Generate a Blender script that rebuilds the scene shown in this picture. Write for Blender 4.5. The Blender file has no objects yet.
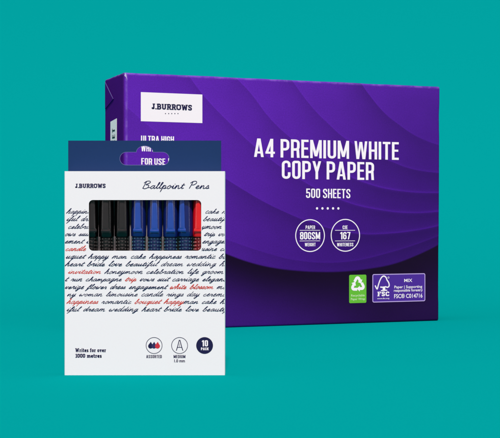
import bpy, bmesh, math, random
from mathutils import Vector, noise
from mathutils.geometry import tessellate_polygon

random.seed(7)
S = bpy.context.scene
COL = S.collection

# ------------------------------------------------------------------ camera, light, exposure
EYE = 0.0881                 # eye height above the teal surface (m)
FPX = 1334.0                 # focal length in photo pixels (500 wide)
HZ = 222.5                   # horizon row in the photo
cam_d = bpy.data.cameras.new('camera')
cam = bpy.data.objects.new('camera', cam_d)
COL.objects.link(cam)
cam.location = (0, 0, EYE)
cam.rotation_euler = (math.radians(90), 0, 0)
cam_d.sensor_width = 36.0
cam_d.sensor_fit = 'HORIZONTAL'
cam_d.lens = 36.0 * FPX / 500.0
cam_d.shift_y = (HZ - 219.0) / 500.0
cam_d.clip_start = 0.05
cam_d.clip_end = 60
S.camera = cam

W = bpy.data.worlds.new('World')
S.world = W
W.use_nodes = True
bg = W.node_tree.nodes['Background']
bg.inputs['Color'].default_value = (1.0, 0.845, 0.85, 1)
bg.inputs['Strength'].default_value = 0.425


def area(name, loc, target, size, power, col=(1, 1, 1)):
    d = bpy.data.lights.new(name, 'AREA')
    d.shape = 'RECTANGLE'
    d.size, d.size_y = size if isinstance(size, tuple) else (size, size)
    d.energy = power
    d.color = col
    o = bpy.data.objects.new(name, d)
    COL.objects.link(o)
    o.location = loc
    o.rotation_euler = (Vector(target) - Vector(loc)).to_track_quat('-Z', 'Y').to_euler()
    return o


area('key_softbox', (0.42, -7.0, 9.9), (0.02, 1.1, 0.05), 1.3, 1850, (1.0, 0.805, 0.805))

top = area('floor_fill', (0.05, 0.95, 2.2), (0.05, 0.95, 0.0), (1.3, 0.5), 1.25, (1.0, 0.85, 0.85))  # added overhead fill that evens the floor's brightness
top.data.spread = math.radians(62)
area('cap_streak_fill', (3.1, -0.70, 0.45), (-0.06, 0.77, 0.07), (0.16, 1.6), 8.0, (1.0, 0.93, 0.93))  # added pair of side strips that put streaks on the pen caps
area('cap_streak_fill', (-3.0, -0.70, 0.45), (-0.06, 0.77, 0.07), (0.16, 1.6), 8.0, (1.0, 0.93, 0.93))

S.view_settings.view_transform = 'Standard'
S.view_settings.look = 'None'
S.view_settings.exposure = 0.0
S.view_settings.gamma = 1.0
S.view_settings.use_curve_mapping = False


# ------------------------------------------------------------------ small helpers
def lin(c):
    r = []
    for v in c:
        v /= 255.0
        r.append(v / 12.92 if v <= 0.04045 else ((v + 0.055) / 1.055) ** 2.4)
    return tuple(r) + (1.0,)


def mat(name, rgb, rough=0.5, spec=0.5, mottle=0.0, mscale=900.0, bump=0.0, bscale=600.0, coat=0.0):
    m = bpy.data.materials.new(name)
    m.use_nodes = True
    nt = m.node_tree
    b = nt.nodes['Principled BSDF']
    b.inputs['Base Color'].default_value = lin(rgb)
    b.inputs['Roughness'].default_value = rough
    b.inputs['Specular IOR Level'].default_value = spec
    if coat:
        b.inputs['Coat Weight'].default_value = coat
        b.inputs['Coat Roughness'].default_value = 0.08
    if mottle or bump:
        tc = nt.nodes.new('ShaderNodeTexCoord')
    if mottle:
        nz = nt.nodes.new('ShaderNodeTexNoise')
        nz.inputs['Scale'].default_value = mscale
        nz.inputs['Detail'].default_value = 3
        nt.links.new(tc.outputs['Object'], nz.inputs['Vector'])
        mr = nt.nodes.new('ShaderNodeMapRange')
        mr.inputs['From Min'].default_value = 0.3
        mr.inputs['From Max'].default_value = 0.7
        mr.inputs['To Min'].default_value = 1 - mottle
        mr.inputs['To Max'].default_value = 1 + mottle
        nt.links.new(nz.outputs['Fac'], mr.inputs['Value'])
        vm = nt.nodes.new('ShaderNodeVectorMath')
        vm.operation = 'SCALE'
        vm.inputs[0].default_value = lin(rgb)[:3]
        nt.links.new(mr.outputs['Result'], vm.inputs['Scale'])
        nt.links.new(vm.outputs['Vector'], b.inputs['Base Color'])
    if bump:
        nb = nt.nodes.new('ShaderNodeTexNoise')
        nb.inputs['Scale'].default_value = bscale
        nb.inputs['Detail'].default_value = 4
        nt.links.new(tc.outputs['Object'], nb.inputs['Vector'])
        bp = nt.nodes.new('ShaderNodeBump')
        bp.inputs['Strength'].default_value = bump
        bp.inputs['Distance'].default_value = 0.0005
        nt.links.new(nb.outputs['Fac'], bp.inputs['Height'])
        nt.links.new(bp.outputs['Normal'], b.inputs['Normal'])
    return m


def link(name, bm, mats, parent=None, smooth=False):
    me = bpy.data.meshes.new(name)
    bm.to_mesh(me)
    bm.free()
    for m in (mats if isinstance(mats, (list, tuple)) else [mats]):
        me.materials.append(m)
    if smooth:
        for p in me.polygons:
            p.use_smooth = True
    o = bpy.data.objects.new(name, me)
    COL.objects.link(o)
    if parent:
        o.parent = parent
    return o


def empty(name, loc, rz, label, cat, group=None):
    o = bpy.data.objects.new(name, None)
    o.empty_display_size = 0.02
    COL.objects.link(o)
    o.location = loc
    o.rotation_euler = (0, 0, rz)
    o['label'] = label
    o['category'] = cat
    if group:
        o['group'] = group
    return o


def front(a, b, n):          # print on a front face: x right, z up, n outward (towards -y)
    return (a, -n, b)


def plate(bm, outer, holes, n0, n1, mp, mi=0):
    """a flat sheet with holes, between offsets n0 < n1"""
    loops = [outer] + list(holes)
    flat = [p for L in loops for p in L]
    tris = tessellate_polygon([[Vector((p[0], p[1], 0)) for p in L] for L in loops])
    top = [bm.verts.new(mp(p[0], p[1], n1)) for p in flat]
    bot = [bm.verts.new(mp(p[0], p[1], n0)) for p in flat]
    for t in tris:
        f = bm.faces.new([top[i] for i in t]); f.material_index = mi
        f = bm.faces.new([bot[i] for i in reversed(t)]); f.material_index = mi
    k = 0
    for L in loops:
        m = len(L)
        for i in range(m):
            j = (i + 1) % m
            f = bm.faces.new([top[k + i], top[k + j], bot[k + j], bot[k + i]]); f.material_index = mi
        k += m
    bmesh.ops.recalc_face_normals(bm, faces=bm.faces)


def rrect(x0, y0, x1, y1, r, n=7):
    pts = []
    for cx, cy, a0 in ((x1 - r, y1 - r, 0), (x0 + r, y1 - r, 90), (x0 + r, y0 + r, 180), (x1 - r, y0 + r, 270)):
        for i in range(n + 1):
            a = math.radians(a0 + 90 * i / n)
            pts.append((cx + r * math.cos(a), cy + r * math.sin(a)))
    return pts


def lathe(bm, prof, seg=28, mi=0, cx=0.0, cy=0.0):
    rings = []
    for z, r in prof:
        rings.append([bm.verts.new((cx + r * math.cos(2 * math.pi * i / seg), cy + r * math.sin(2 * math.pi * i / seg), z))
                      for i in range(seg)])
    for a, b in zip(rings, rings[1:]):
        for i in range(seg):
            j = (i + 1) % seg
            f = bm.faces.new([a[i], a[j], b[j], b[i]]); f.material_index = mi
    for ring, rev in ((rings[0], True), (rings[-1], False)):
        f = bm.faces.new(list(reversed(ring)) if rev else ring); f.material_index = mi
    bmesh.ops.recalc_face_normals(bm, faces=bm.faces)


# ------------------------------------------------------------------ ink: flat printed shapes
class Ink:
    """printed marks on a face: flat shapes, each a hair above the one before"""

    def __init__(self, base=0.00006, step=0.0000006):
        self.polys = []
        self.base, self.step, self.k = base, step, 0

    def poly(self, pts, mi=0):
        self.k += 1
        n = self.base + (self.k % 160) * self.step
        self.polys.append(([(p[0], p[1], n) for p in pts], mi))

    def strip(self, pts, t, mi=0, closed=False, taper=False):
        m = len(pts)
        if m < 2:
            return
        L, R = [], []
        for i in range(m):
            if closed:
                a, b = pts[i - 1], pts[(i + 1) % m]
            else:
                a, b = pts[max(0, i - 1)], pts[min(m - 1, i + 1)]
            p = pts[i]
            d1 = (p[0] - a[0], p[1] - a[1]); d2 = (b[0] - p[0], b[1] - p[1])
            l1 = math.hypot(*d1) or 0; l2 = math.hypot(*d2) or 0
            d1 = (d1[0] / l1, d1[1] / l1) if l1 else None
            d2 = (d2[0] / l2, d2[1] / l2) if l2 else None
            d1 = d1 or d2; d2 = d2 or d1
            if not d1:
                d1 = d2 = (1, 0)
            nx, ny = -(d1[1] + d2[1]), d1[0] + d2[0]
            ln = math.hypot(nx, ny)
            if ln < 1e-6:
                nx, ny, ln = -d1[1], d1[0], 1
            nx /= ln; ny /= ln
            c = max(0.45, nx * -d1[1] + ny * d1[0])
            h = t / 2 / c
            if taper:
                q = i / (m - 1)
                h *= 0.72 + 0.42 * math.sin(math.pi * min(1, q * 1.1)) + 0.0
            L.append((p[0] + nx * h, p[1] + ny * h)); R.append((p[0] - nx * h, p[1] - ny * h))
        rng = range(m) if closed else range(m - 1)
        self.k += 1
        for i in rng:
            j = (i + 1) % m
            n0 = self.base + ((self.k % 160) + i * 0.5) * self.step
            n1 = self.base + ((self.k % 160) + (j if j else i + 1) * 0.5) * self.step
            if closed:
                n1 = n0 = self.base + (self.k % 160) * self.step
            self.polys.append(([(*L[i], n0), (*R[i], n0), (*R[j], n1), (*L[j], n1)], mi))

    def disc(self, cx, cy, rx, ry=None, mi=0, n=40):
        ry = ry or rx
        self.poly([(cx + rx * math.cos(2 * math.pi * i / n), cy + ry * math.sin(2 * math.pi * i / n)) for i in range(n)], mi)

    def ring(self, cx, cy, r, t, mi=0, n=72):
        self.strip([(cx + r * math.cos(2 * math.pi * i / n), cy + r * math.sin(2 * math.pi * i / n)) for i in range(n)], t, mi, closed=True)

    def build(self, name, mats, parent, mp=front):
        bm = bmesh.new()
        for pts, mi in self.polys:
            vs = [bm.verts.new(mp(*p)) for p in pts]
            f = bm.faces.new(vs); f.material_index = mi
        return link(name, bm, mats, parent)


def round_path(pts, r, n=6):
    out = [pts[0]]
    for a, p, b in zip(pts, pts[1:], pts[2:]):
        la = math.dist(a, p); lb = math.dist(b, p)
        rr = min(r, la * 0.5, lb * 0.5)
        s = (p[0] + (a[0] - p[0]) * rr / la, p[1] + (a[1] - p[1]) * rr / la)
        e = (p[0] + (b[0] - p[0]) * rr / lb, p[1] + (b[1] - p[1]) * rr / lb)
        for i in range(n + 1):
            q = i / n
            k = 0.45  # rounder than a plain quadratic
            x = (1 - q) ** 3 * s[0] + 3 * (1 - q) ** 2 * q * (s[0] + (p[0] - s[0]) * (0.55 + k * .1)) + 3 * (1 - q) * q * q * (e[0] + (p[0] - e[0]) * (0.55 + k * .1)) + q ** 3 * e[0]
            y = (1 - q) ** 3 * s[1] + 3 * (1 - q) ** 2 * q * (s[1] + (p[1] - s[1]) * (0.55 + k * .1)) + 3 * (1 - q) * q * q * (e[1] + (p[1] - e[1]) * (0.55 + k * .1)) + q ** 3 * e[1]
            out.append((x, y))
    out.append(pts[-1])
    return out


# condensed bold capitals, unit cap height; returns (advance, [strokes], [polys])
T = 0.165
H2 = T / 2


def cond(ch):
    t, h = T, H2
    w = 0.43
    st, po = [], []

    def bar(x0, y0, x1, y1):
        po.append([(x0, y0), (x1, y0), (x1, y1), (x0, y1)])

    def diag(x0, y0, x1, y1, wd):
        po.append([(x0, y0), (x0 + wd, y0), (x1 + wd, y1), (x1, y1)])

    def path(p, r=0.17):
        st.append(round_path(p, r))
    if ch == ' ':
        return 0.115, st, po
    if ch in 'O0':
        w = .42
        path([(w / 2, 1 - h), (w - h, 1 - h), (w - h, h), (h, h), (h, 1 - h), (w / 2, 1 - h)])
    elif ch in 'CG':
        path([(w - h, .64), (w - h, 1 - h), (h, 1 - h), (h, h), (w - h, h), (w - h, .36 if ch == 'C' else .5)])
        if ch == 'G':
            bar(w * .52, .40, w - h * .3, .53)
    elif ch == 'S':
        path([(w - h, .70), (w - h, 1 - h), (h, 1 - h), (h, .60), (w - h, .41), (w - h, h), (h, h), (h, .30)], .16)
    elif ch in 'PRB':
        bar(0, 0, t, 1)
        lo = .45 if ch != 'B' else .52
        path([(t * .5, 1 - h), (w - h, 1 - h), (w - h, lo), (t * .5, lo)])
        if ch == 'R':
            diag(w - t * 1.02, 0, w - t * 1.22, .46, t)
        if ch == 'B':
            path([(t * .5, lo), (w - h, lo), (w - h, h), (t * .5, h)])
    elif ch == 'D':
        bar(0, 0, t, 1)
        path([(t * .5, 1 - h), (w - h, 1 - h), (w - h, h), (t * .5, h)])
    elif ch in 'EFL':
        w = .36
        bar(0, 0, t, 1)
        if ch != 'L':
            bar(t * .5, 1 - t * .92, w, 1); bar(t * .5, .46, w * .93, .46 + t * .88)
        if ch == 'L':
            w = .31
        if ch != 'F':
            bar(t * .5, 0, w, t * .92)
    elif ch == 'H':
        bar(0, 0, t, 1); bar(w - t, 0, w, 1); bar(t * .5, .43, w - t * .5, .43 + t * .9)
    elif ch == 'T':
        w = .40
        bar(0, 1 - t * .92, w, 1); bar(w / 2 - h, 0, w / 2 + h, 1 - t * .5)
    elif ch == 'I':
        w = t
        bar(0, 0, t, 1)
    elif ch == 'U':
        path([(h, 1), (h, h), (w - h, h), (w - h, 1)])
    elif ch == 'A':
        w = .47
        diag(0, 0, w / 2 - t * .62, 1, t * .98); diag(w - t * .98, 0, w / 2 - t * .36, 1, t * .98)
        bar(.12, .19, w - .12, .19 + t * .82)
    elif ch == 'V':
        w = .45
        diag(w / 2 - t * .6, 0, 0, 1, t); diag(w / 2 - t * .4, 0, w - t, 1, t)
    elif ch == 'Y':
        w = .44
        diag(w / 2 - h, .40, 0, 1, t); diag(w / 2 - h, .40, w - t, 1, t); bar(w / 2 - h, 0, w / 2 + h, .44)
    elif ch == 'M':
        w = .58
        bar(0, 0, t * .95, 1); bar(w - t * .95, 0, w, 1)
        diag(w / 2 - t * .5, .10, 0.005, 1, t * 1.0); diag(w / 2 - t * .5, .10, w - t - .005, 1, t * 1.0)
    elif ch == 'N':
        w = .45
        bar(0, 0, t * .95, 1); bar(w - t * .95, 0, w, 1); diag(w - t * 1.05, 0, .02, 1, t * 1.02)
    elif ch == 'W':
        w = .66
        q = t * .92
        diag(.10, 0, 0, 1, q); diag(.13, 0, w / 2 - q * .62, .96, q * .9)
        diag(w - q - .13, 0, w / 2 - q * .32, .96, q * .9); diag(w - q - .10, 0, w - q, 1, q)
    elif ch == 'K':
        bar(0, 0, t, 1); diag(t * .8, .38, w - t * .95, 1, t); diag(w - t * .95, 0, t * .95, .62, t)
    elif ch == 'X':
        diag(0, 0, w - t, 1, t); diag(w - t, 0, 0, 1, t)
    elif ch == '4':
        w = .46
        bar(w - t * 1.6, 0, w - t * .6, 1); bar(0, .19, w, .19 + t * .85); diag(0.0, .25, w - t * 1.65, 1, t * .95)
    elif ch == '5':
        bar(0.02, 1 - t * .92, w - .02, 1); bar(.02, .48, .02 + t * .95, 1)
        path([(h, .56), (w - h, .60), (w - h, h), (h, h), (h, .30)], .17)
    elif ch == '6':
        path([(w - h, .70), (w - h, 1 - h), (h, 1 - h), (h, h), (w - h, h), (w - h, .56), (h, .56)])
    elif ch == '8':
        path([(w / 2, 1 - h), (w - h, 1 - h), (w - h, .52), (h, .52), (h, 1 - h), (w / 2, 1 - h)])
        path([(w / 2, h), (w - h, h), (w - h, .52), (h, .52), (h, h), (w / 2, h)])
    elif ch == '1':
        w = .27
        bar(w - t, 0, w, 1); diag(0, .70, w - t, .86, .02); po.append([(0, .74), (w - t * .5, .84), (w - t * .5, 1), (w - t, 1), (0, .88)])
    elif ch == '7':
        w = .40
        bar(0, 1 - t * .92, w, 1); diag(.07, 0, w - t, 1 - t * .4, t)
    elif ch == '.':
        w = t; bar(0, 0, t, t)
    return w, st, po


# slab serif capitals and lower case, unit cap height
def slab(ch):
    t = 0.225
    h = t / 2
    s = .165             # slab thickness
    st, po = [], []

    def bar(x0, y0, x1, y1):
        po.append([(x0, y0), (x1, y0), (x1, y1), (x0, y1)])

    def diag(x0, y0, x1, y1, wd):
        po.append([(x0, y0), (x0 + wd, y0), (x1 + wd, y1), (x1, y1)])

    def path(p, r=.25):
        st.append((round_path(p, r), t))
    x = .70              # x height
    w = .7
    if ch == ' ':
        return .30, st, po
    if ch == 'J':
        w = .52
        path([(w - h - .08, 1), (w - h - .08, h), (h, h), (h, .34)], .2); bar(.14, 1 - s, w + .02, 1)
    elif ch == '.':
        w = .2; bar(0, 0, .2, .2)
    elif ch in 'BR':
        w = .72
        bar(.08, 0, .08 + t, 1); bar(0, 1 - s, .3, 1); bar(0, 0, .33, s)
        path([(.2, 1 - h * .8), (w - h - .04, 1 - h * .8), (w - h - .04, .50), (.2, .50)])
        if ch == 'B':
            path([(.2, .50), (w - h, .50), (w - h, h * .8), (.2, h * .8)])
        else:
            diag(w - .30, s * .5, .34, .5, t * 1.05); bar(w - .26, 0, w + .04, s)
    elif ch == 'U':
        w = .78
        path([(.08 + h, 1), (.08 + h, h), (w - h - .08, h), (w - h - .08, 1)]); bar(0, 1 - s, .33, 1); bar(w - .33, 1 - s, w, 1)
    elif ch == 'O':
        w = .76
        path([(w / 2, 1 - h), (w - h, 1 - h), (w - h, h), (h, h), (h, 1 - h), (w / 2, 1 - h)], .36)
    elif ch == 'W':
        w = 1.04
        diag(.20, 0, .08, 1, t); diag(.24, 0, .44, .9, t * .85); diag(w - .24 - t * .85, 0, w - .44 - t * .85, .9, t * .85); diag(w - .20 - t, 0, w - .08 - t, 1, t)
        bar(0, 1 - s, .36, 1); bar(w - .36, 1 - s, w, 1)
    elif ch == 'S':
        w = .62
        path([(w - h, .68), (w - h, 1 - h), (h, 1 - h), (h, .60), (w - h, .42), (w - h, h), (h, h), (h, .32)], .2)
    elif ch == 'F':
        w = .66
        bar(.08, 0, .08 + t, 1); bar(0, 0, .38, s); bar(0, 1 - s, w, 1); bar(w - s, .68, w, 1); bar(.2, .44, .5, .44 + s)
    elif ch == 'C':
        w = .68
        path([(w - h, .66), (w - h, 1 - h), (h, 1 - h), (h, h), (w - h, h), (w - h, .32)], .32)
    elif ch == '1':
        w = .42
        bar(.14, 0, .14 + t, 1); bar(0, 0, w, s); bar(0, .80, .2, .93)
    elif ch == '0':
        w = .60
        path([(w / 2, 1 - h), (w - h, 1 - h), (w - h, h), (h, h), (h, 1 - h), (w / 2, 1 - h)], .28)
    elif ch == 'o':
        w = .56
        path([(w / 2, x - h), (w - h, x - h), (w - h, h), (h, h), (h, x - h), (w / 2, x - h)], .24)
    elif ch == 'e':
        w = .54
        path([(h, .38), (w - h, .38), (w - h, x - h), (h, x - h), (h, h), (w - .03, h)], .2)
    elif ch == 'r':
        w = .46
        bar(.07, 0, .07 + t, x); bar(0, 0, .36, s); bar(0, x - s, .2, x); bar(.2, x - t, w, x - .02)
    elif ch == 'i':
        w = .32
        bar(.07, 0, .07 + t, x); bar(0, 0, w, s); bar(0, x - s, .2, x); bar(.07, .82, .07 + t, 1)
    elif ch == 't':
        w = .40
        path([(.16, .95), (.16, h), (w, h)], .12); bar(0, x - s, w, x)
    elif ch == 's':
        w = .46
        path([(w - h, x - .15), (w - h, x - h), (h, x - h), (h, .43), (w - h, .29), (w - h, h), (h, h), (h, .18)], .1)
    elif ch == 'f':
        w = .40
        path([(.16, 0), (.16, 1 - h), (w, 1 - h)], .16); bar(0, x - s, w - .02, x); bar(0, 0, .34, s)
    elif ch == 'v':
        w = .56
        diag(.19, 0, .04, x, t); diag(w - .19 - t, 0, w - .04 - t, x, t); bar(0, x - s, .26, x); bar(w - .26, x - s, w, x)
    elif ch == 'm':
        w = .92
        bar(.07, 0, .07 + t, x); path([(.16, x - h), (.46, x - h), (.46, 0)], .14); path([(.46, x - h), (w - .15, x - h), (w - .15, 0)], .14)
        bar(0, 0, .32, s); bar(.35, 0, .60, s); bar(.66, 0, w, s); bar(0, x - s, .2, x)
    return w, st, po


def run(ink, s, x0, x1, y0, hgt, font='cond', mi=0, gap=.075, weight=.160):
    """lay a line of capitals between x0 and x1 on baseline y0"""
    global T, H2
    T = weight
    H2 = T / 2
    f = cond if font == 'cond' else slab
    items, w = [], 0
    for c in s:
        a, st, po = f(c)
        items.append((w, st, po))
        w += a + gap
    w -= gap
    sx = (x1 - x0) / w
    for ox, st, po in items:
        for p in st:
            if font == 'cond':
                pts, t = p, T
            else:
                pts, t = p
            k = Ink(); k.strip(pts, t)
            kk = len(k.polys)
            ink.k += 1
            for q, _ in k.polys:
                n = ink.base + (ink.k % 160) * ink.step
                ink.polys.append(([(x0 + (ox + v[0]) * sx, y0 + v[1] * hgt, n) for v in q], mi))
        for p in po:
            ink.poly([(x0 + (ox + v[0]) * sx, y0 + v[1] * hgt) for v in p], mi)
    return sx / hgt


def sans(name, s, x0, x1, y0, hgt, m, parent, n=0.00008, mp=front, bold=.012):
    """small lower-case print in Blender's built-in face, squeezed to its width; returns a mesh object"""
    c = bpy.data.curves.new(name, 'FONT')
    c.body = s
    c.size = 1.0
    c.resolution_u = 3
    c.offset = bold
    tmp = bpy.data.objects.new(name + '_tmp', c)
    COL.objects.link(tmp)
    dg = bpy.context.evaluated_depsgraph_get()
    me = bpy.data.meshes.new_from_object(tmp.evaluated_get(dg))
    bpy.data.objects.remove(tmp)
    xs = [v.co.x for v in me.vertices]
    cap = 0.72
    sx = (x1 - x0) / (max(xs) - min(xs))
    mn = min(xs)
    for v in me.vertices:
        v.co = mp(x0 + (v.co.x - mn) * sx, y0 + v.co.y / cap * hgt, n)
    me.materials.clear()
    me.materials.append(m)
    o = bpy.data.objects.new(name, me)
    COL.objects.link(o)
    o.parent = parent
    return o


# cursive hand: centre lines, unit x height, joined at the foot
HAND = {
    'a': (1.12, [[(.78, .82), (.5, 1.0), (.15, .62), (.14, .14), (.4, .0), (.7, .45), (.8, .95), (.76, .3), (.88, .02), (1.12, .2)]]),
    'b': (1.02, [[(0, .2), (.34, 1.2), (.42, 1.9), (.26, 1.85), (.18, 1.0), (.2, .1), (.5, 0), (.74, .4), (.58, .85), (.72, .72), (1.02, .62)]]),
    'c': (.92, [[(.7, .78), (.48, 1), (.14, .55), (.2, .08), (.48, 0), (.92, .25)]]),
    'd': (1.14, [[(.72, .82), (.42, 1), (.1, .5), (.2, .03), (.48, .1), (.76, .8), (.92, 1.95), (.8, .6), (.86, .05), (1.14, .2)]]),
    'e': (.9, [[(0, .22), (.38, .42), (.6, .8), (.42, 1.0), (.16, .6), (.2, .1), (.48, 0), (.9, .25)]]),
    'f': (.82, [[(0, .2), (.4, 1.0), (.66, 1.8), (.48, 1.9), (.34, 1.2), (.2, -.2), (.05, -.9), (.2, -.6), (.45, .1), (.82, .25)], [(.12, .85), (.72, .95)]]),
    'g': (1.1, [[(.76, .82), (.46, 1), (.12, .55), (.2, .06), (.48, .1), (.76, .7), (.8, 1.0), (.72, -.1), (.45, -.95), (.14, -.75), (.5, -.2), (1.1, .2)]]),
    'h': (1.12, [[(0, .2), (.38, 1.3), (.44, 1.92), (.28, 1.85), (.2, .9), (.15, 0), (.32, .7), (.6, 1.0), (.74, .75), (.7, .15), (.84, 0), (1.12, .22)]]),
    'i': (.62, [[(0, .2), (.24, .98), (.22, .2), (.34, 0), (.62, .22)], [(.38, 1.38), (.44, 1.52)]]),
    'j': (.7, [[(0, .2), (.26, 1.0), (.2, -.3), (-.05, -.95), (-.2, -.7), (.2, -.1), (.7, .2)], [(.38, 1.38), (.44, 1.52)]]),
    'k': (1.04, [[(0, .2), (.38, 1.3), (.44, 1.92), (.28, 1.85), (.2, .9), (.14, 0), (.3, .6), (.6, .95), (.62, .72), (.3, .5), (.6, .05), (1.04, .22)]]),
    'l': (.62, [[(0, .2), (.38, 1.3), (.48, 1.92), (.3, 1.85), (.2, .7), (.28, .04), (.62, .22)]]),
    'm': (1.62, [[(0, .2), (.2, .98), (.15, 0), (.34, .75), (.56, 1.0), (.64, .7), (.6, 0), (.82, .75), (1.04, 1.0), (1.16, .7), (1.14, .15), (1.3, 0), (1.62, .22)]]),
    'n': (1.18, [[(0, .2), (.2, .98), (.15, 0), (.36, .75), (.6, 1.0), (.72, .7), (.7, .15), (.84, 0), (1.18, .22)]]),
    'o': (.98, [[(.5, 1.0), (.14, .6), (.2, .05), (.48, 0), (.74, .5), (.52, 1.0), (.66, .78), (.98, .7)]]),
    'p': (1.02, [[(.02, .3), (.26, 1.0), (.16, .0), (.02, -.95), (.18, .3), (.48, 1.0), (.74, .65), (.56, .05), (.34, .08), (.6, .02), (1.02, .22)]]),
    'q': (1.06, [[(.76, .82), (.46, 1), (.12, .55), (.2, .06), (.48, .1), (.76, .7), (.8, 1.0), (.62, -.9), (.78, -.3), (1.06, .2)]]),
    'r': (.86, [[(0, .2), (.2, 1.02), (.34, .84), (.58, .9), (.5, .3), (.6, 0), (.86, .2)]]),
    's': (.74, [[(0, .15), (.36, 1.02), (.52, .5), (.4, .03), (.12, .1), (.45, .04), (.74, .2)]]),
    't': (.68, [[(0, .2), (.3, 1.0), (.4, 1.55), (.24, .4), (.34, 0), (.68, .22)], [(.04, 1.08), (.7, 1.18)]]),
    'u': (1.14, [[(0, .2), (.2, 1.0), (.16, .2), (.34, 0), (.62, .4), (.74, 1.0), (.7, .2), (.84, 0), (1.14, .22)]]),
    'v': (.94, [[(0, .2), (.18, 1.0), (.24, .2), (.36, 0), (.62, .5), (.66, .98), (.94, .75)]]),
    'w': (1.34, [[(0, .2), (.18, 1.0), (.16, .2), (.32, 0), (.56, .6), (.58, .2), (.74, 0), (1.0, .5), (1.04, .98), (1.34, .75)]]),
    'x': (.9, [[(0, .9), (.3, .8), (.5, .1), (.9, .2)], [(.7, 1), (.1, 0)]]),
    'y': (1.06, [[(0, .2), (.2, 1.0), (.18, .25), (.36, 0), (.62, .4), (.76, 1.0), (.68, -.1), (.4, -.95), (.12, -.75), (.48, -.2), (1.06, .2)]]),
    'z': (.9, [[(.1, .9), (.6, .95), (.1, .05), (.9, .15)]]),
    'B': (1.62, [[(.42, 2.3), (.3, 1.2), (.16, 0)], [(.02, 1.75), (.4, 2.35), (1.0, 2.45), (1.22, 1.95), (.55, 1.3), (1.15, 1.1), (1.1, .3), (.55, -.05), (.2, .2)], [(1.12, .5), (1.3, .3), (1.62, .4)]]),
    'P': (1.40, [[(.46, 2.3), (.34, 1.2), (.2, 0)], [(.02, 1.75), (.45, 2.35), (1.05, 2.4), (1.25, 1.85), (.85, 1.25), (.4, 1.2)]]),
    ' ': (.95, []),
}


def spline(pts, n=5):
    if len(pts) < 3:
        return pts
    P = [pts[0]] + list(pts) + [pts[-1]]
    out = []
    for i in range(1, len(P) - 2):
        p0, p1, p2, p3 = P[i - 1:i + 3]
        for k in range(n):
            q = k / n
            out.append(tuple(0.5 * (2 * p1[d] + (p2[d] - p0[d]) * q + (2 * p0[d] - 5 * p1[d] + 4 * p2[d] - p3[d]) * q * q
                                    + (3 * p1[d] - p0[d] - 3 * p2[d] + p3[d]) * q ** 3) for d in (0, 1)))
    out.append(pts[-1])
    return out


def write(ink, s, x0, y0, xh, t, x1=None, slant=.34, keep=None, wob=.05, stretch=1.0, n=5, red_mi=1):
    """hand-written line; *word* is in the second ink; keep(x, y) says where the sheet is"""
    total = sum(HAND[c][0] for c in s if c != '*')
    sx = xh * stretch
    if x1 is not None:
        sx = (x1 - x0) / total
    pen, mi = 0.0, 0
    base = 0.0
    for c in s:
        if c == '*':
            mi = red_mi - mi
            continue
        adv, strokes = HAND[c]
        k = 1 + random.uniform(-wob, wob)
        for stv in strokes:
            pts = [(p[0] + random.uniform(-wob, wob) * .5, p[1] * k + random.uniform(-wob, wob) * .5) if 0 < i < len(stv) - 1 else (p[0], p[1])
                   for i, p in enumerate(stv)]
            q = [(x0 + (pen + px) * sx + py * slant * xh, y0 + py * xh) for px, py in spline(pts, n)]
            if keep:
                cur = []
                for p in q:
                    if keep(*p):
                        cur.append(p)
                    else:
                        if len(cur) > 1:
                            ink.strip(cur, t, mi)
                        cur = []
                if len(cur) > 1:
                    ink.strip(cur, t, mi)
            else:
                ink.strip(q, t, mi)
        pen += adv


# ------------------------------------------------------------------ the setting: one seamless teal sheet
m_teal = mat('teal_paper', (1, 147, 146), rough=0.9, spec=0.0)


def make_backdrop():
    bm = bmesh.new()
    prof = [(-2.2, 0.0)]
    yw, r = 2.2, 0.92
    prof.append((yw - r, 0.0))
    for i in range(1, 49):
        a = math.radians(90 * i / 48)
        prof.append((yw - r + r * math.sin(a), r - r * math.cos(a)))
    prof.append((yw, 2.6))
    xs = (-2.6, 2.6)
    rows = [[bm.verts.new((x, y, z)) for x in xs] for y, z in prof]
    for a, b in zip(rows, rows[1:]):
        bm.faces.new([a[0], a[1], b[1], b[0]])
    o = link('backdrop', bm, m_teal, smooth=True)
    o['kind'] = 'structure'


make_backdrop()

# ------------------------------------------------------------------ inks and papers
m_white_ink = mat('white_ink', (250, 247, 252), rough=.5, spec=.3)
m_label_white = mat('white_label', (247, 244, 249), rough=.5, spec=.3, mottle=.012, mscale=1500)
m_navy_ink = mat('navy_ink', (22, 20, 68), rough=.5, spec=.3)
m_hand_navy = mat('navy_pen_ink', (24, 32, 74), rough=.6, spec=.2)
m_hand_red = mat('red_pen_ink', (205, 62, 54), rough=.6, spec=.2)
m_green = mat('green_label', (100, 190, 50), rough=.5, spec=.3)
m_fsc = mat('violet_label', (72, 34, 150), rough=.5, spec=.3, mottle=.06, mscale=1200)
m_lilac_ink = mat('lilac_border', (196, 176, 232), rough=.5, spec=.3)
m_card = mat('white_card', (238, 239, 242), rough=.55, spec=.3, mottle=.010, mscale=1400, bump=.03, bscale=1600)
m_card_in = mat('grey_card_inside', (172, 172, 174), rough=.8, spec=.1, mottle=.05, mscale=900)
m_tab = mat('navy_card', (19, 50, 96), rough=.38, spec=.25, mottle=.035, mscale=1300, bump=.03, bscale=1500)

# ------------------------------------------------------------------ ream of copy paper
YAW = math.radians(23.0)
RW, RH, RD = 0.297, 0.210, 0.052
R0 = Vector(((123.4 - 250) * 0.811e-3, 0.811e-3 * FPX, 0.0))
U = Vector((math.cos(YAW), math.sin(YAW), 0))


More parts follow.
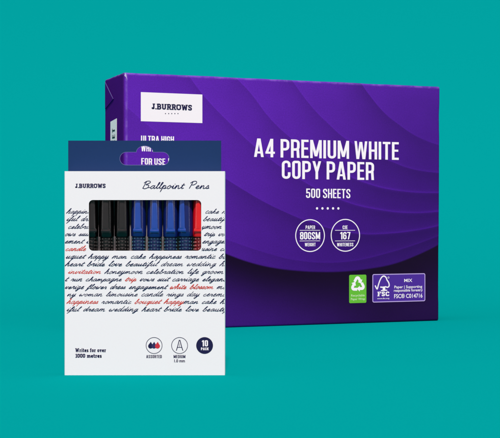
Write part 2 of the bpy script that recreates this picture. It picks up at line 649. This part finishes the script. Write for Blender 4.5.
def face(x, y):
    """photo pixel -> (u, w) on the ream's front"""
    d = Vector(((x - 250) / FPX, 1.0, -(y - HZ) / FPX))
    o = Vector((0, 0, EYE))
    nrm = Vector((U.y, -U.x, 0))
    k = (R0 - o).dot(nrm) / d.dot(nrm)
    p = o + d * k - R0
    return p.dot(U), p.z


ream = empty('copy_paper_ream', R0, YAW, 'purple wrapped ream of A4 copy paper standing on its long edge behind the pen pack', 'paper ream')


def wrapper_material():
    m = bpy.data.materials.new('purple_wrapper_print')
    m.use_nodes = True
    nt = m.node_tree
    N, L = nt.nodes, nt.links
    b = N['Principled BSDF']
    b.inputs['Roughness'].default_value = .42
    tc = N.new('ShaderNodeTexCoord')
    sep = N.new('ShaderNodeSeparateXYZ')
    L.new(tc.outputs['Object'], sep.inputs[0])

    def math_(op, a, bb=None, c=None, clamp=False):
        n = N.new('ShaderNodeMath'); n.operation = op; n.use_clamp = clamp
        for i, v in enumerate((a, bb, c)):
            if v is None:
                continue
            if isinstance(v, (int, float)):
                n.inputs[i].default_value = v
            else:
                L.new(v, n.inputs[i])
        return n.outputs[0]

    def ramp(v, f0, f1, t0, t1, smooth=True):
        n = N.new('ShaderNodeMapRange')
        n.interpolation_type = 'SMOOTHSTEP' if smooth else 'LINEAR'
        L.new(v, n.inputs['Value'])
        for k, x in (('From Min', f0), ('From Max', f1), ('To Min', t0), ('To Max', t1)):
            n.inputs[k].default_value = x
        return n.outputs['Result']
    un = math_('DIVIDE', sep.outputs['X'], RW)
    wn = math_('DIVIDE', sep.outputs['Z'], RW)

    def curve(px):
        pts = [face(*p) for p in px]
        pts = [(u / RW, w / RW) for u, w in pts]
        n = N.new('ShaderNodeFloatCurve')
        mp = n.mapping
        mp.use_clip = False
        c = mp.curves[0]
        c.points[0].location = pts[0]
        c.points[1].location = pts[-1]
        for p in pts[1:-1]:
            c.points.new(*p)
        for p in c.points:
            p.handle_type = 'AUTO'
        mp.update()
        L.new(un, n.inputs['Value'])
        n.inputs['Factor'].default_value = 1.0
        return math_('SUBTRACT', wn, n.outputs[0])

    shade = None
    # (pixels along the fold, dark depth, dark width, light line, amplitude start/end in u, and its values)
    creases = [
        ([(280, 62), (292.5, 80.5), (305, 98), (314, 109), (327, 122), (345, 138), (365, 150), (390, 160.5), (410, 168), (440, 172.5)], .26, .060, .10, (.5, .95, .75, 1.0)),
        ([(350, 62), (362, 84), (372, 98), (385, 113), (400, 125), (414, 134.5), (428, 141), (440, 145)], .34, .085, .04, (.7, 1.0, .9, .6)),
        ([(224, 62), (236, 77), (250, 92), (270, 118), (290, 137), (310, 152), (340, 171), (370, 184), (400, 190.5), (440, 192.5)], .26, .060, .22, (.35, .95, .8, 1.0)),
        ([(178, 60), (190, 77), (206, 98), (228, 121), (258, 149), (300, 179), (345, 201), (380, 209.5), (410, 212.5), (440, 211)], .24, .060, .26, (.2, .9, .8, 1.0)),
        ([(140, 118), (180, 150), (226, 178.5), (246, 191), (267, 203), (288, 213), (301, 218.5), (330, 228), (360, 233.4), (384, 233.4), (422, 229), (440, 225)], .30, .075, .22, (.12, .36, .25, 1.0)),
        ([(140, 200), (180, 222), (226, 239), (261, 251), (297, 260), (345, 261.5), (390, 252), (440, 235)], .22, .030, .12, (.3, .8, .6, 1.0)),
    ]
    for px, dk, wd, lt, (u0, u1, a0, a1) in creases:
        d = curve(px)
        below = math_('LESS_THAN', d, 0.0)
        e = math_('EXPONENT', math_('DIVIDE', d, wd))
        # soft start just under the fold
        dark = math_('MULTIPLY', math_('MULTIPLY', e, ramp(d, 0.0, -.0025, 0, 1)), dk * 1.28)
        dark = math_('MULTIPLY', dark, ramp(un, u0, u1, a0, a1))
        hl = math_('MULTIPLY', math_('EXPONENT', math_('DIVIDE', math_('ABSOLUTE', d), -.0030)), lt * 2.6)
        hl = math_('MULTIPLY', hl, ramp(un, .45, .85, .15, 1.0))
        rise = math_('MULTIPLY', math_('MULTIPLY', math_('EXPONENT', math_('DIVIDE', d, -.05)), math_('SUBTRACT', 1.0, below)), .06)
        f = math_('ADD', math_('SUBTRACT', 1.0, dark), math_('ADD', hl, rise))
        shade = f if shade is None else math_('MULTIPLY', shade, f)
    # printed base colour: violet on the upper left, deeper to the lower right
    mixa = N.new('ShaderNodeMix'); mixa.data_type = 'RGBA'
    g = math_('ADD', math_('MULTIPLY', un, .55), math_('MULTIPLY', math_('SUBTRACT', .70, wn), .75), clamp=True)
    L.new(ramp(g, .15, .85, 0, 1), mixa.inputs['Factor'])
    mixa.inputs['A'].default_value = lin((91, 34, 172))
    mixa.inputs['B'].default_value = lin((59, 15, 124))
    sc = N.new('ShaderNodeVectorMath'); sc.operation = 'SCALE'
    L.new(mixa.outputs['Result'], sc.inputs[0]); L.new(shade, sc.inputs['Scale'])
    # the dark ground below the last sweep
    dg = curve([(120, 196), (150, 215), (190, 238), (225, 253.3), (249, 262), (273, 267.7), (297, 270.6), (321, 271.8), (345, 271.3), (370, 268.5), (393, 264), (415, 256), (440, 244)])
    mixd = N.new('ShaderNodeMix'); mixd.data_type = 'RGBA'
    q = math_('MULTIPLY', ramp(dg, 0, -.19, 0, 1), ramp(un, .35, .85, 1, .22), clamp=True)
    L.new(q, mixd.inputs['Factor'])
    mixd.inputs['A'].default_value = lin((19, 0, 36))
    mixd.inputs['B'].default_value = lin((58, 18, 118))
    mixe = N.new('ShaderNodeMix'); mixe.data_type = 'RGBA'
    L.new(ramp(dg, -.003, .003, 0, 1), mixe.inputs['Factor'])
    L.new(mixd.outputs['Result'], mixe.inputs['A']); L.new(sc.outputs['Vector'], mixe.inputs['B'])
    # the left end face takes a deeper violet
    mixs = N.new('ShaderNodeMix'); mixs.data_type = 'RGBA'
    L.new(ramp(sep.outputs['X'], 0.0002, 0.0016, 0, 1), mixs.inputs['Factor'])
    mixs.inputs['A'].default_value = lin((70, 25, 120))
    L.new(ramp(sep.outputs['X'], 0.0002, 0.0016, 0, .11), b.inputs['Specular IOR Level'])
    L.new(mixe.outputs['Result'], mixs.inputs['B'])
    # paper grain
    nz = N.new('ShaderNodeTexNoise'); nz.inputs['Scale'].default_value = 1000; nz.inputs['Detail'].default_value = 3
    L.new(tc.outputs['Object'], nz.inputs['Vector'])
    nz2 = N.new('ShaderNodeTexNoise'); nz2.inputs['Scale'].default_value = 45; nz2.inputs['Detail'].default_value = 3
    L.new(tc.outputs['Object'], nz2.inputs['Vector'])
    gr = math_('MULTIPLY', ramp(nz.outputs['Fac'], .3, .7, .89, 1.11, False), ramp(nz2.outputs['Fac'], .3, .7, .96, 1.04, False))
    s2 = N.new('ShaderNodeVectorMath'); s2.operation = 'SCALE'
    L.new(mixs.outputs['Result'], s2.inputs[0]); L.new(gr, s2.inputs['Scale'])
    # bevel highlight painted into the colour along the front and top edges
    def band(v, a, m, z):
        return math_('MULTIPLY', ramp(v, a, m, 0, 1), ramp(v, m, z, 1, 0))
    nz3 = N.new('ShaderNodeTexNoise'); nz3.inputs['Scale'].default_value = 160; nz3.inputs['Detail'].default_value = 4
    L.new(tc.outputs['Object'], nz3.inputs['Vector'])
    edge_hl = math_('MAXIMUM', math_('MULTIPLY', band(sep.outputs['X'], .0012, .0026, .0042), .34),
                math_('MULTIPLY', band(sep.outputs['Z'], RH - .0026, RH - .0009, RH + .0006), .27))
    edge_hl = math_('MULTIPLY', edge_hl, ramp(nz3.outputs['Fac'], .38, .66, .25, 1.0))
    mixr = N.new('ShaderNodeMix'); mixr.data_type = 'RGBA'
    L.new(edge_hl, mixr.inputs['Factor'])
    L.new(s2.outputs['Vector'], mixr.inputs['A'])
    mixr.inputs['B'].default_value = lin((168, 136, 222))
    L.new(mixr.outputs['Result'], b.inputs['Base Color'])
    bp = N.new('ShaderNodeBump'); bp.inputs['Strength'].default_value = .22; bp.inputs['Distance'].default_value = .0009
    L.new(nz2.outputs['Fac'], bp.inputs['Height'])
    bp2 = N.new('ShaderNodeBump'); bp2.inputs['Strength'].default_value = .06; bp2.inputs['Distance'].default_value = .0003
    L.new(nz.outputs['Fac'], bp2.inputs['Height']); L.new(bp.outputs['Normal'], bp2.inputs['Normal'])
    L.new(bp2.outputs['Normal'], b.inputs['Normal'])
    return m


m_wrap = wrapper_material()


def make_wrapper():
    bm = bmesh.new()
    bmesh.ops.create_cube(bm, size=1)
    for v in bm.verts:
        v.co = ((v.co.x + .5) * RW, (v.co.y + .5) * RD, (v.co.z + .5) * RH)
        if v.co.x > .2 and v.co.z < .1:
            v.co.x -= .0012          # the stack leans a hair
        if v.co.x < .1 and v.co.y > .02 and v.co.z > .1:
            v.co.z -= .001
    bmesh.ops.bevel(bm, geom=list(bm.edges), offset=.0020, segments=4, profile=.6, affect='EDGES')
    long_e = [e for e in bm.edges if e.calc_length() > .03]
    bmesh.ops.subdivide_edges(bm, edges=long_e, cuts=44, use_grid_fill=True)
    for v in bm.verts:
        c = v.co
        # the stack of sheets settles: soft dents and swells along the wrapped edges only
        ex = min(c.x, RW - c.x); ez = min(c.z, RH - c.z); ey = min(c.y, RD - c.y)
        k = max(0.0, 1 - min(ex, ez) / .008)
        n1 = noise.noise(Vector((c.x * 32, c.y * 40, c.z * 32))) + .5 * noise.noise(Vector((c.x * 110, 3 + c.y * 90, c.z * 110)))
        if ez < .008 and c.z > .1:
            c.z += n1 * .00038 * k
        if ex < .008 and c.x > .1:
            c.x += n1 * .00032 * k
        if ey < .008 and c.y < .02 and k > 0:
            c.y += abs(n1) * .00045 * k
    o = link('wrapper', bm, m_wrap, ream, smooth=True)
    wn = o.modifiers.new('normals', 'WEIGHTED_NORMAL')
    wn.keep_sharp = False
    wn.weight = 100


make_wrapper()


def left(a, b, n):           # print on the ream's left end: a runs from the back edge to the front edge
    return (-n, RD - a, b)


# folded end flaps with a pale worn edge
bm = bmesh.new()
plate(bm, [(.0030, .2068), (.0262, .1905), (.0030, .1840)], [], 0.0001, .0007, left)
fl = link('end_flap', bm, m_wrap, ream)
m_crease = mat('worn_fold_edge', (138, 116, 186), rough=.6)
ink = Ink(.0008)
ink.strip([(.0032, .2066), (.011, .2012), (.019, .1956), (.0260, .1907)], .0008, taper=True)
ink.build('worn_edge', m_crease, fl, left)
# pale patch at the top corner, beside the front edge
bm = bmesh.new()
plate(bm, [(0.0014, RH - .0002), (.0024, RH - .0018), (.0032, RH - .0062), (.0022, RH - .0040), (.0008, RH - .0030)], [], 0.00005, .0001, front)
link('pale_corner', bm, mat('pale_lilac_paper', (190, 176, 222), rough=.7), ream)

# end label with upright lettering
bm = bmesh.new()
plate(bm, [(.0172, .060), (.0345, .060), (.0345, .1738), (.0172, .1722)], [], .0001, .0003, left)
el = link('end_label', bm, m_label_white, ream)
ink = Ink(.0004)
tmp = Ink()
run(tmp, 'SHEET', 0, .0235, 0, .0076, gap=.16)
for pts, mi in tmp.polys:    # turned a quarter, reading upwards
    ink.polys.append(([(.0300 - p[1], .1425 + p[0], p[2] - tmp.base + ink.base) for p in pts], 0))
ink.build('lettering', mat('black_ink', (26, 24, 34), rough=.5), el, left)


def quad_px(pts):
    return [face(*p) for p in pts]


def row(ink, s, xa, xb, ytop, ybase, font='cond', mi=0, gap=.075, weight=.150):
    (u0, w0), (u1, w1) = face(xa, ybase), face(xb, ybase)
    hgt = face((xa + xb) / 2, ytop)[1] - face((xa + xb) / 2, ybase)[1]
    ym = face((xa + xb) / 2, ybase)[1]
    run(ink, s, u0, u1, ym, hgt, font, mi, gap, weight)


# brand label
u0, w1 = face(140.8, 92.1); u1, _ = face(202.3, 94.5); _, w0 = face(141, 121.2)
bm = bmesh.new()
plate(bm, [(u0, w0), (u1, w0), (u1, w1), (u0, w1)], [], .00003, .00012, front)
lab = link('brand_label', bm, m_label_white, ream)
ink = Ink(.0002)
row(ink, 'J.BURROWS', 151.6, 191.9, 104.2, 109.9, 'slab', gap=.03)
for x in (165.4, 168.6, 171.7, 174.8, 177.9):
    c = face(x, 113.6); ink.disc(c[0], c[1], .00042)
ink.build('lettering', m_navy_ink, lab)

ink = Ink()
row(ink, 'ULTRA HIGH', 141, 174, 136.0, 142.6)
row(ink, 'WHITENESS', 141.2, 170.5, 145.0, 151.6)
row(ink, 'FOR USE', 141.2, 165.2, 158.3, 164.7)
row(ink, 'IN', 168.2, 173.4, 158.3, 164.7)
ink.build('feature_lettering', m_white_ink, ream)

ink = Ink()
row(ink, 'A4 PREMIUM WHITE', 254, 398.7, 140.3, 158.4, gap=.082, weight=.133)
row(ink, 'COPY PAPER', 281.8, 374, 161.4, 179.4, gap=.082, weight=.133)
row(ink, '500 SHEETS', 306, 350.3, 188.8, 198.1, gap=.09, weight=.135)
for x in (317, 322.4, 327.7, 333, 338.3):
    c = face(x, 208.4); ink.disc(c[0], c[1], .00105)
ink.build('title_lettering', m_white_ink, ream)


def badge(name, cx, cy, ry, top, mid, low, xl, xm, xlow, lines):
    ink = Ink()
    c = face(cx, cy); r = (face(cx, cy - ry)[1] - face(cx, cy + ry)[1]) / 2
    ink.ring(c[0], c[1], r, .00082)
    row(ink, top, *xl, 225.5, 229.1, gap=.11); row(ink, mid, *xm, 232.0, 239.4, gap=.07); row(ink, low, *xlow, 242.8, 246.3, gap=.1)
    for y in (230.3, 240.9):
        a, b = face(lines[0], y), face(lines[1], y)
        ink.strip([(a[0], (a[1] + b[1]) / 2), (b[0], (a[1] + b[1]) / 2)], .00042)
    ink.build(name, m_white_ink, ream)


badge('weight_badge', 310.1, 235.6, 15.9, 'PAPER', '80GSM', 'WEIGHT', (305.6, 315), (300, 320.2), (304.8, 315.6), (299.6, 320))
badge('whiteness_badge', 345.4, 235.3, 15.9, 'CIE', '167', 'WHITENESS', (342.6, 347.6), (340.2, 350.4), (337, 353.3), (335, 355))

# green recycling label
u0, w1 = face(349.1, 274.9); u1, _ = face(366.3, 274.9); _, w0 = face(357, 303)
bm = bmesh.new()
plate(bm, rrect(u0, w0, u1, w1, .0012), [], .00003, .00012, front)
rl = link('recycling_label', bm, m_green, ream)
ink = Ink(.0002)
cx, cy, R = (u0 + u1) / 2, face(357, 284.6)[1], .0064
for k in range(3):
    a = math.radians(90 + 120 * k)

    def rot(p):
        return (cx + R * (p[0] * math.cos(a) - p[1] * math.sin(a)), cy + R * (p[0] * math.sin(a) + p[1] * math.cos(a)))
    # one bent arrow of the loop, its bend outward (+x)
    ink.strip([rot(p) for p in round_path([(.40, .50), (.93, .18), (.93, -.10), (.50, -.34)], .2)], R * .40)
    ink.poly([rot(p) for p in [(.34, .02), (.14, -.56), (.74, -.68)]])
ink.build('recycling_symbol', m_white_ink, rl)
for s, xa, xb, yb in (('Recyclable', 351.0, 364.6, 296.6), ('Paper Wrap', 350.8, 364.9, 300.2)):
    a, b = face(xa, yb), face(xb, yb)
    sans('lettering', s, a[0], b[0], a[1], .0020, mat('pale_green_ink', (206, 236, 184), rough=.5), rl, .0002)

# certification label
u0, w1 = face(372.3, 274.1); u1, _ = face(425.2, 273.2); _, w0 = face(398, 301.9)
bm = bmesh.new()
plate(bm, rrect(u0, w0, u1, w1, .0015), [], .00003, .00012, front)
fs = link('certification_label', bm, m_fsc, ream)
ink = Ink(.0002)
ink.strip(rrect(u0 + .0004, w0 + .0004, u1 - .0004, w1 - .0004, .0012), .0007, closed=True)
ink.build('border', m_lilac_ink, fs)


def fpx(x, y):               # pixels of the enlarged view of this label
    return face(372 + x / 8.62, 270 + (y - 3) / 8.62)


ink = Ink(.0002)
ink.strip([fpx(*p) for p in spline([(26, 136), (43, 166), (54, 132), (66, 96), (82, 66), (101, 55), (119, 66), (128, 88), (143, 112), (147, 138), (134, 152), (114, 146)], 4)], .0011)
ink.strip([fpx(*p) for p in [(70, 150), (92, 152)]], .0011)
ink.poly([fpx(*p) for p in [(90, 146), (116, 143), (113, 160), (116, 180), (88, 182), (92, 162)]])
ink.strip([fpx(*p) for p in [(76, 181), (130, 177)]], .0009)
c = fpx(141, 68); ink.ring(c[0], c[1], .0007, .0003, n=16)
a, b = fpx(46, 229), fpx(148, 228)
run(ink, 'FSC', a[0], b[0], (a[1] + b[1]) / 2, .0040, 'slab', gap=.10)
ink.build('tree_logo', m_white_ink, fs)
for s, xa, xb, yb, hh in (('www.fsc.org', 44, 148, 253, .0012), ('MIX', 277, 346, 106, .0029),
                          ('Paper | Supporting', 192, 432, 158, .0024), ('responsible forestry', 188, 436, 188, .0024),
                          ('FSC\u00ae C014716', 190, 434, 243, .0037)):
    a, b = fpx(xa, yb), fpx(xb, yb)
    sans('lettering', s, a[0], b[0], (a[1] + b[1]) / 2, hh, m_white_ink, fs, .0002)

# ------------------------------------------------------------------ pack of ballpoint pens
BS = 0.5768e-3
BY = BS * FPX
BX0, BX1, BZ1 = (64.4 - 250) * BS, (225.0 - 250) * BS, EYE - (171.2 - HZ) * BS
BD = 0.0130
CT = 0.00045                 # card thickness
BWD = BX1 - BX0


def bx(x, y):                # photo pixel -> (x, z) on the box front, local
    return (x - 250) * BS - BX0, EYE - (y - HZ) * BS


box = empty('pen_pack', (BX0, BY, 0), 0, 'white card pack of ballpoint pens with a window and navy hang tab, standing in front', 'pen pack')

wx0, wz1 = bx(88.9, 200.0)
wx1, wz0 = bx(201.2, 250.7)
bm = bmesh.new()
r = .0006
win = rrect(wx0, wz0, wx1, wz1, .0023)
plate(bm, [(r, 0), (BWD - r, 0), (BWD - r, BZ1), (r, BZ1)], [win], -CT, 0, front)
# sides and back: one bent sheet with rounded corners
path = []
for cx_, cy_, a0, a1 in ((r, r, 270, 180), (r, BD - r, 180, 90), (BWD - r, BD - r, 90, 0), (BWD - r, r, 0, -90)):
    for i in range(6):
        a = math.radians(a0 + (a1 - a0) * i / 5)
        path.append((cx_ + r * math.cos(a), cy_ + r * math.sin(a), math.cos(a), math.sin(a)))
out_lo = [bm.verts.new((p[0], p[1], 0)) for p in path]; out_hi = [bm.verts.new((p[0], p[1], BZ1)) for p in path]
in_lo = [bm.verts.new((p[0] - p[2] * CT, p[1] - p[3] * CT, 0)) for p in path]
in_hi = [bm.verts.new((p[0] - p[2] * CT, p[1] - p[3] * CT, BZ1)) for p in path]
for i in range(len(path) - 1):
    bm.faces.new([out_lo[i], out_lo[i + 1], out_hi[i + 1], out_hi[i]])
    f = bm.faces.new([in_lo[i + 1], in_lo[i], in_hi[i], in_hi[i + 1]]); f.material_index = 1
    bm.faces.new([out_hi[i], out_hi[i + 1], in_hi[i + 1], in_hi[i]])
    bm.faces.new([out_lo[i + 1], out_lo[i], in_lo[i], in_lo[i + 1]])


def flat(a, b, n):
    return (a, b, n)


plate(bm, [(CT, CT * 1.1), (BWD - CT, CT * 1.1), (BWD - CT, BD - CT * 1.1), (CT, BD - CT * 1.1)], [], .0003, .0003 + CT, flat)
plate(bm, [(CT, CT * 1.1), (BWD - CT, CT * 1.1), (BWD - CT, BD - CT * 1.1), (CT, BD - CT * 1.1)], [], BZ1 - .0003 - CT, BZ1 - .0003, flat)
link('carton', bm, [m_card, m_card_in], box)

# hang tab: the back panel carried up, with a euro slot
TY = BD + .0006
ts = (BY + TY) / FPX


def tx(x, y):
    return (x - 250) * ts - BX0, EYE - (y - HZ) * ts


a0, a1 = tx(68.2, 140.6), tx(221.2, 171)
sl, sr, stp, sb = tx(119.8, 0)[0], tx(169.2, 0)[0], tx(0, 152.1)[1], tx(0, 165.1)[1]
bl, br = tx(136.3, 0)[0], tx(153.0, 0)[0]
btop = tx(0, 145.9)[1]
rs = (stp - sb) / 2
slot = []
for i in range(13):
    a = math.radians(270 - 180 * i / 12)
    slot.append((sl + rs + rs * math.cos(a), sb + rs + rs * math.sin(a)))
bc = (bl + br) / 2; bw = (br - bl) / 2; bh = btop - stp
for i in range(15):
    a = math.radians(180 - 180 * i / 14)
    slot.append((bc + bw * math.cos(a), stp + bh * math.sin(a) + 1e-6))
for i in range(13):
    a = math.radians(90 - 180 * i / 12)
    slot.append((sr - rs + rs * math.cos(a), sb + rs + rs * math.sin(a)))
bm = bmesh.new()


def tabmap(a, b, n):
    return (a, TY - n, b)


plate(bm, [(a0[0], .060), (a1[0], .060), (a1[0], a0[1]), (a0[0], a0[1])], [slot], -.00045, 0, tabmap)
tab = link('hang_tab', bm, m_tab, box)
# pale cut edge of the board round the slot
ink = Ink(.00003)
ink.strip(slot, .00022, closed=True)
ink.build('cut_edge', mat('pale_card_edge', (92, 96, 150), rough=.7), tab, tabmap)

# brand and title on the front
ink = Ink()
p0, p1 = bx(75.2, 188.0), bx(105.6, 183.7)
run(ink, 'J.BURROWS', p0[0], p1[0], p0[1], p1[1] - p0[1], 'slab', gap=.03)
ink.build('brand_lettering', m_navy_ink, box)
ink = Ink()
p0, p1 = bx(141.8, 188.6), bx(209.0, 188.6)
write(ink, 'Ballpoint Pens'.replace(' ', ' '), p0[0], p0[1], 3.1 * BS, .74 * BS, x1=p1[0], slant=.40, wob=.03, n=8)
ink.build('title_lettering', m_hand_navy, box)


def sheet(x, z):
    if not (.0002 < x < BWD - .0002):
        return False
    return not (wx0 - .0002 < x < wx1 + .0002 and wz0 - .0002 < z < wz1 + .0002)


ink = Ink(.00005)
LINES = [
    (213.4, [('happiness', 66.0, None), ('cake heart', 204.6, None)]),
    (220.9, [('iful dream', 66.0, None), ('beautiful', 202.6, None)]),
    (228.6, [('celebration', 67.5, None), ('ymoon cel', 201.0, None)]),
    (235.9, [('ows suit', 64.4, None), ('trip vows', 203.6, None)]),
    (243.3, [('ement white', 64.4, None), ('engagem', 201.8, None)]),
    (250.7, [('*candle*', 65.0, None), ('usine can', 200.5, None)]),
    (258.4, [('uquet happy man cake happiness romantic bo', 65.5, 226)]),
    (266.0, [('heart bride love beautiful dream wedding he', 64.6, 227)]),
    (273.6, [('*invitation* honeymoon celebration life groom', 67.6, 223)]),
    (281.1, [('t run champagne *trip* vows suit carriage elegant', 64.6, 225)]),
    (288.8, [('verige flower dress engagement *white blossom* ma', 64.5, 226)]),
    (296.2, [('ny woman limousine candle rings day ceremo', 66.8, 225.5)]),
    (303.6, [('*happiness* romantic *bouquet happy*man cake he', 66.2, 227)]),
    (311.2, [('iful dream wedding heart bride love beautif', 66.2, 227)]),
]
for yb, parts in LINES:
    for s, xa, xb in parts:
        a = bx(xa, yb)
        write(ink, s, a[0], a[1], 2.4 * BS, .51 * BS, x1=(bx(xb, yb)[0] if xb else None), slant=.78, keep=sheet, wob=.10, stretch=1.44, n=4)
ink.build('handwriting_print', [m_hand_navy, m_hand_red], box)

# bottom corner: claim and three round icons
ink = Ink()
for s, xa, xb, yb in (('Writes for over', 75.2, 106, 352.1), ('1000 metres', 75.4, 101.7, 357.7)):
    a, b = bx(xa, yb), bx(xb, yb)
    run(ink, s, a[0], b[0], a[1], 3.9 * BS, 'slab', gap=.05)
ink.build('claim_lettering', m_navy_ink, box)


def brow(ink, s, xa, xb, yt, yb, mi=0, gap=.09):
    a, b = bx(xa, yb), bx(xb, yt)
    run(ink, s, a[0], b[0], a[1], b[1] - a[1], 'cond', mi, gap)


ink = Ink()
c = bx(154.1, 345.5)
ink.ring(c[0], c[1], 8.0 * BS, .55 * BS)
for x, mi in ((150.6, 0), (154.0, 2), (157.5, 1)):
    d = bx(x, 346.1)
    rr = 2.5 * BS
    drop = [(d[0] + rr * math.cos(math.radians(a)), d[1] + rr * math.sin(math.radians(a))) for a in range(130, 411, 20)]
    drop.append((d[0] + .1 * rr, d[1] + 1.75 * rr))
    ink.poly(drop, mi)
brow(ink, 'ASSORTED', 146.3, 161.8, 355.0, 358.1)
ink.build('assorted_icon', [m_navy_ink, mat('red_ink', (205, 40, 58)), mat('indigo_ink', (40, 32, 88))], box)

ink = Ink()
c = bx(179.6, 345.5)
ink.ring(c[0], c[1], 8.0 * BS, .55 * BS)
tip = [(176.3, 350.6), (177.6, 346.6), (179.2, 340.3), (180.0, 340.3), (181.6, 346.6), (182.9, 350.6)]
ink.strip([bx(*p) for p in tip], .75 * BS)
ink.strip([bx(177.4, 347.4), bx(181.8, 347.4)], .6 * BS)
ink.strip([bx(179.6, 343.4), bx(179.6, 347.2)], .4 * BS)
brow(ink, 'MEDIUM', 173.6, 185.4, 355.0, 358.1)
ink.build('tip_size_icon', m_navy_ink, box)
a, b = bx(174.2, 362.2), bx(184.9, 362.2)
sans('tip_size_lettering', '1.0 mm', a[0], b[0], a[1], 2.9 * BS, m_navy_ink, box, bold=.03)

ink = Ink()
c = bx(204.6, 345.5)
ink.disc(c[0], c[1], 8.4 * BS, n=56)
brow(ink, '10', 201.9, 208.0, 340.3, 346.4, 1)
brow(ink, 'PACK', 201.0, 208.6, 347.5, 350.2, 1)
ink.build('count_icon', [m_navy_ink, m_white_ink], box)

# ------------------------------------------------------------------ the pens in the window
PITCH = 16.0 * BS
PY = CT + .0003 + .0055      # pen axis behind the front panel


def pen_mats(n, cap, clip, grip, dot, rough=.22):
    a = mat(n + '_cap_plastic', cap, rough=rough, spec=.4 if n == 'black' else .5, mottle=.04, mscale=300)
    g = mat(n + '_grip_rubber', grip, rough=.5, spec=.4)
    d = mat(n + '_grip_stud', dot, rough=.3, spec=.5)
    c = mat(n + '_clip_plastic', clip, rough=.22, spec=.2 if n == 'black' else .5, mottle=.05, mscale=250)  # lighter than the cap: light on its flat front painted in
    return a, c, g, d


PM = {'black': pen_mats('black', (4, 4, 5), (46, 44, 45), (7, 7, 8), (80, 76, 74), .24),
      'blue': pen_mats('blue', (12, 30, 98), (36, 72, 160), (12, 34, 80), (62, 112, 130)),
      'red': pen_mats('red', (214, 10, 20), (228, 30, 36), (110, 8, 16), (215, 150, 150))}
m_barrel = mat('clear_barrel', (190, 190, 194), rough=.25)
CAPB = bx(0, 237.0)[1]
CAPT = bx(0, 178.0)[1]
FLOORZ = .0003 + CT + .0001


def make_pen(colour):
    t = empty('ballpoint_pen', (0, 0, 0), 0, '-', 'pen', 'ballpoint pens in the window')
    mc, mk, mg, md = PM[colour]
    bm = bmesh.new()
    lathe(bm, [(CAPB, .0036), (CAPB, .00425), (CAPB + .0004, .0044), (CAPB + .003, .00445), (CAPB + .012, .0043), (CAPT - .006, .0039), (CAPT - .0012, .0036), (CAPT, .0030)], 40)
    cap = link('cap', bm, mc, t, smooth=True)
    cap.data.set_sharp_from_angle(angle=math.radians(40))
    # clip: a tapered springy blade standing off the cap, with a turned lip at its foot
    bm = bmesh.new()
    rowsz = [(CAPT - .002, .00105, -.0036, -.0047), (CAPT - .006, .00122, -.0040, -.0050), (CAPT - .016, .00155, -.0043, -.0053),
             (CAPB + .0050, .00190, -.0044, -.0053), (CAPB + .0042, .00250, -.0044, -.0052), (CAPB + .0034, .00255, -.0044, -.0054), (CAPB + .0026, .0025, -.0044, -.0050)]
    rings = []
    for z, hw, yi, yo in rowsz:
        sec = [(-hw, yi, z)] + [(hw * q, yo + .00045 * abs(q) ** 2.4, z) for q in (-1, -.8, -.5, -.2, .2, .5, .8, 1)] + [(hw, yi, z)]
        rings.append([bm.verts.new(c) for c in sec])
    for a, b in zip(rings, rings[1:]):
        for i in range(10):
            j = (i + 1) % 10
            bm.faces.new([a[i], a[j], b[j], b[i]])
    bm.faces.new(rings[0]); bm.faces.new(list(reversed(rings[-1])))
    bmesh.ops.recalc_face_normals(bm, faces=bm.faces)
    link('clip', bm, mk, cap)
    bm = bmesh.new()
    g0 = CAPB - .030
    prof = [(g0, .0033)]
    z = g0
    while z < CAPB - .0012:
        prof += [(z + .0003, .00352), (z + .0015, .00352), (z + .0018, .00330)]
        z += .0020
    lathe(bm, prof + [(CAPB + .001, .0033)], 32)
    # raised studs, one row per ridge
    z = g0 + .0008
    while z < CAPB + .0008:
        for k in range(11):
            a = 2 * math.pi * (k + .25) / 11
            ca, sa = math.cos(a), math.sin(a)
            q = []
            for du, dz, rr in ((-.00027, -.0006, .0034), (.00027, -.0006, .0034), (.00027, .0006, .0034), (-.00027, .0006, .0034)):
                q.append(bm.verts.new((ca * rr - sa * du, sa * rr + ca * du, z + dz)))
            tp = bm.verts.new((ca * .0040, sa * .00395, z))
            for i in range(4):
                f = bm.faces.new([q[i], q[(i + 1) % 4], tp]); f.material_index = 1
        z += .0020
    link('grip', bm, [mg, md], t)
    bm = bmesh.new()
    lathe(bm, [(FLOORZ, .0024), (FLOORZ + .001, .0034), (g0 - .001, .0034), (g0, .0032)], 24)
    link('barrel', bm, m_barrel, t, smooth=True)
    return t


def copy_pen(src):
    c = src.copy(); COL.objects.link(c)
    for ch in src.children:
        d = ch.copy(); COL.objects.link(d); d.parent = c
        for g in ch.children:
            e = g.copy(); COL.objects.link(e); e.parent = d
    return c


PENS = [
    (89.4, 'black', 18, 'black capped pen at the window\'s left end, partly hidden by the card'),
    (105.0, 'black', 0, 'black pen with its clip facing front, between the other two black pens'),
    (121.4, 'black', 6, 'black pen directly beside the blue pens, rightmost of the three black'),
    (137.2, 'blue', -2, 'blue pen directly beside the black pens, first of the four blue'),
    (153.6, 'blue', 2, 'blue pen second from the black pens in the row of four blue'),
    (169.6, 'blue', 3, 'blue pen third from the black pens in the row of four blue'),
    (185.2, 'blue', -24, 'blue pen directly beside the red pen, its clip turned aside'),
    (200.0, 'red', -12, 'red pen at the right end of the window, the only red one'),
]
first = {}
for x, colr, rz, label in PENS:
    if colr not in first:
        p = first[colr] = make_pen(colr)
    else:
        p = copy_pen(first[colr])
    p.location = (BX0 + bx(x, 0)[0], BY + PY + random.uniform(0, .0003), random.uniform(0, .0004))
    p.rotation_euler = (0, math.radians(random.uniform(-.18, .18)), math.radians(rz))
    p['label'] = label
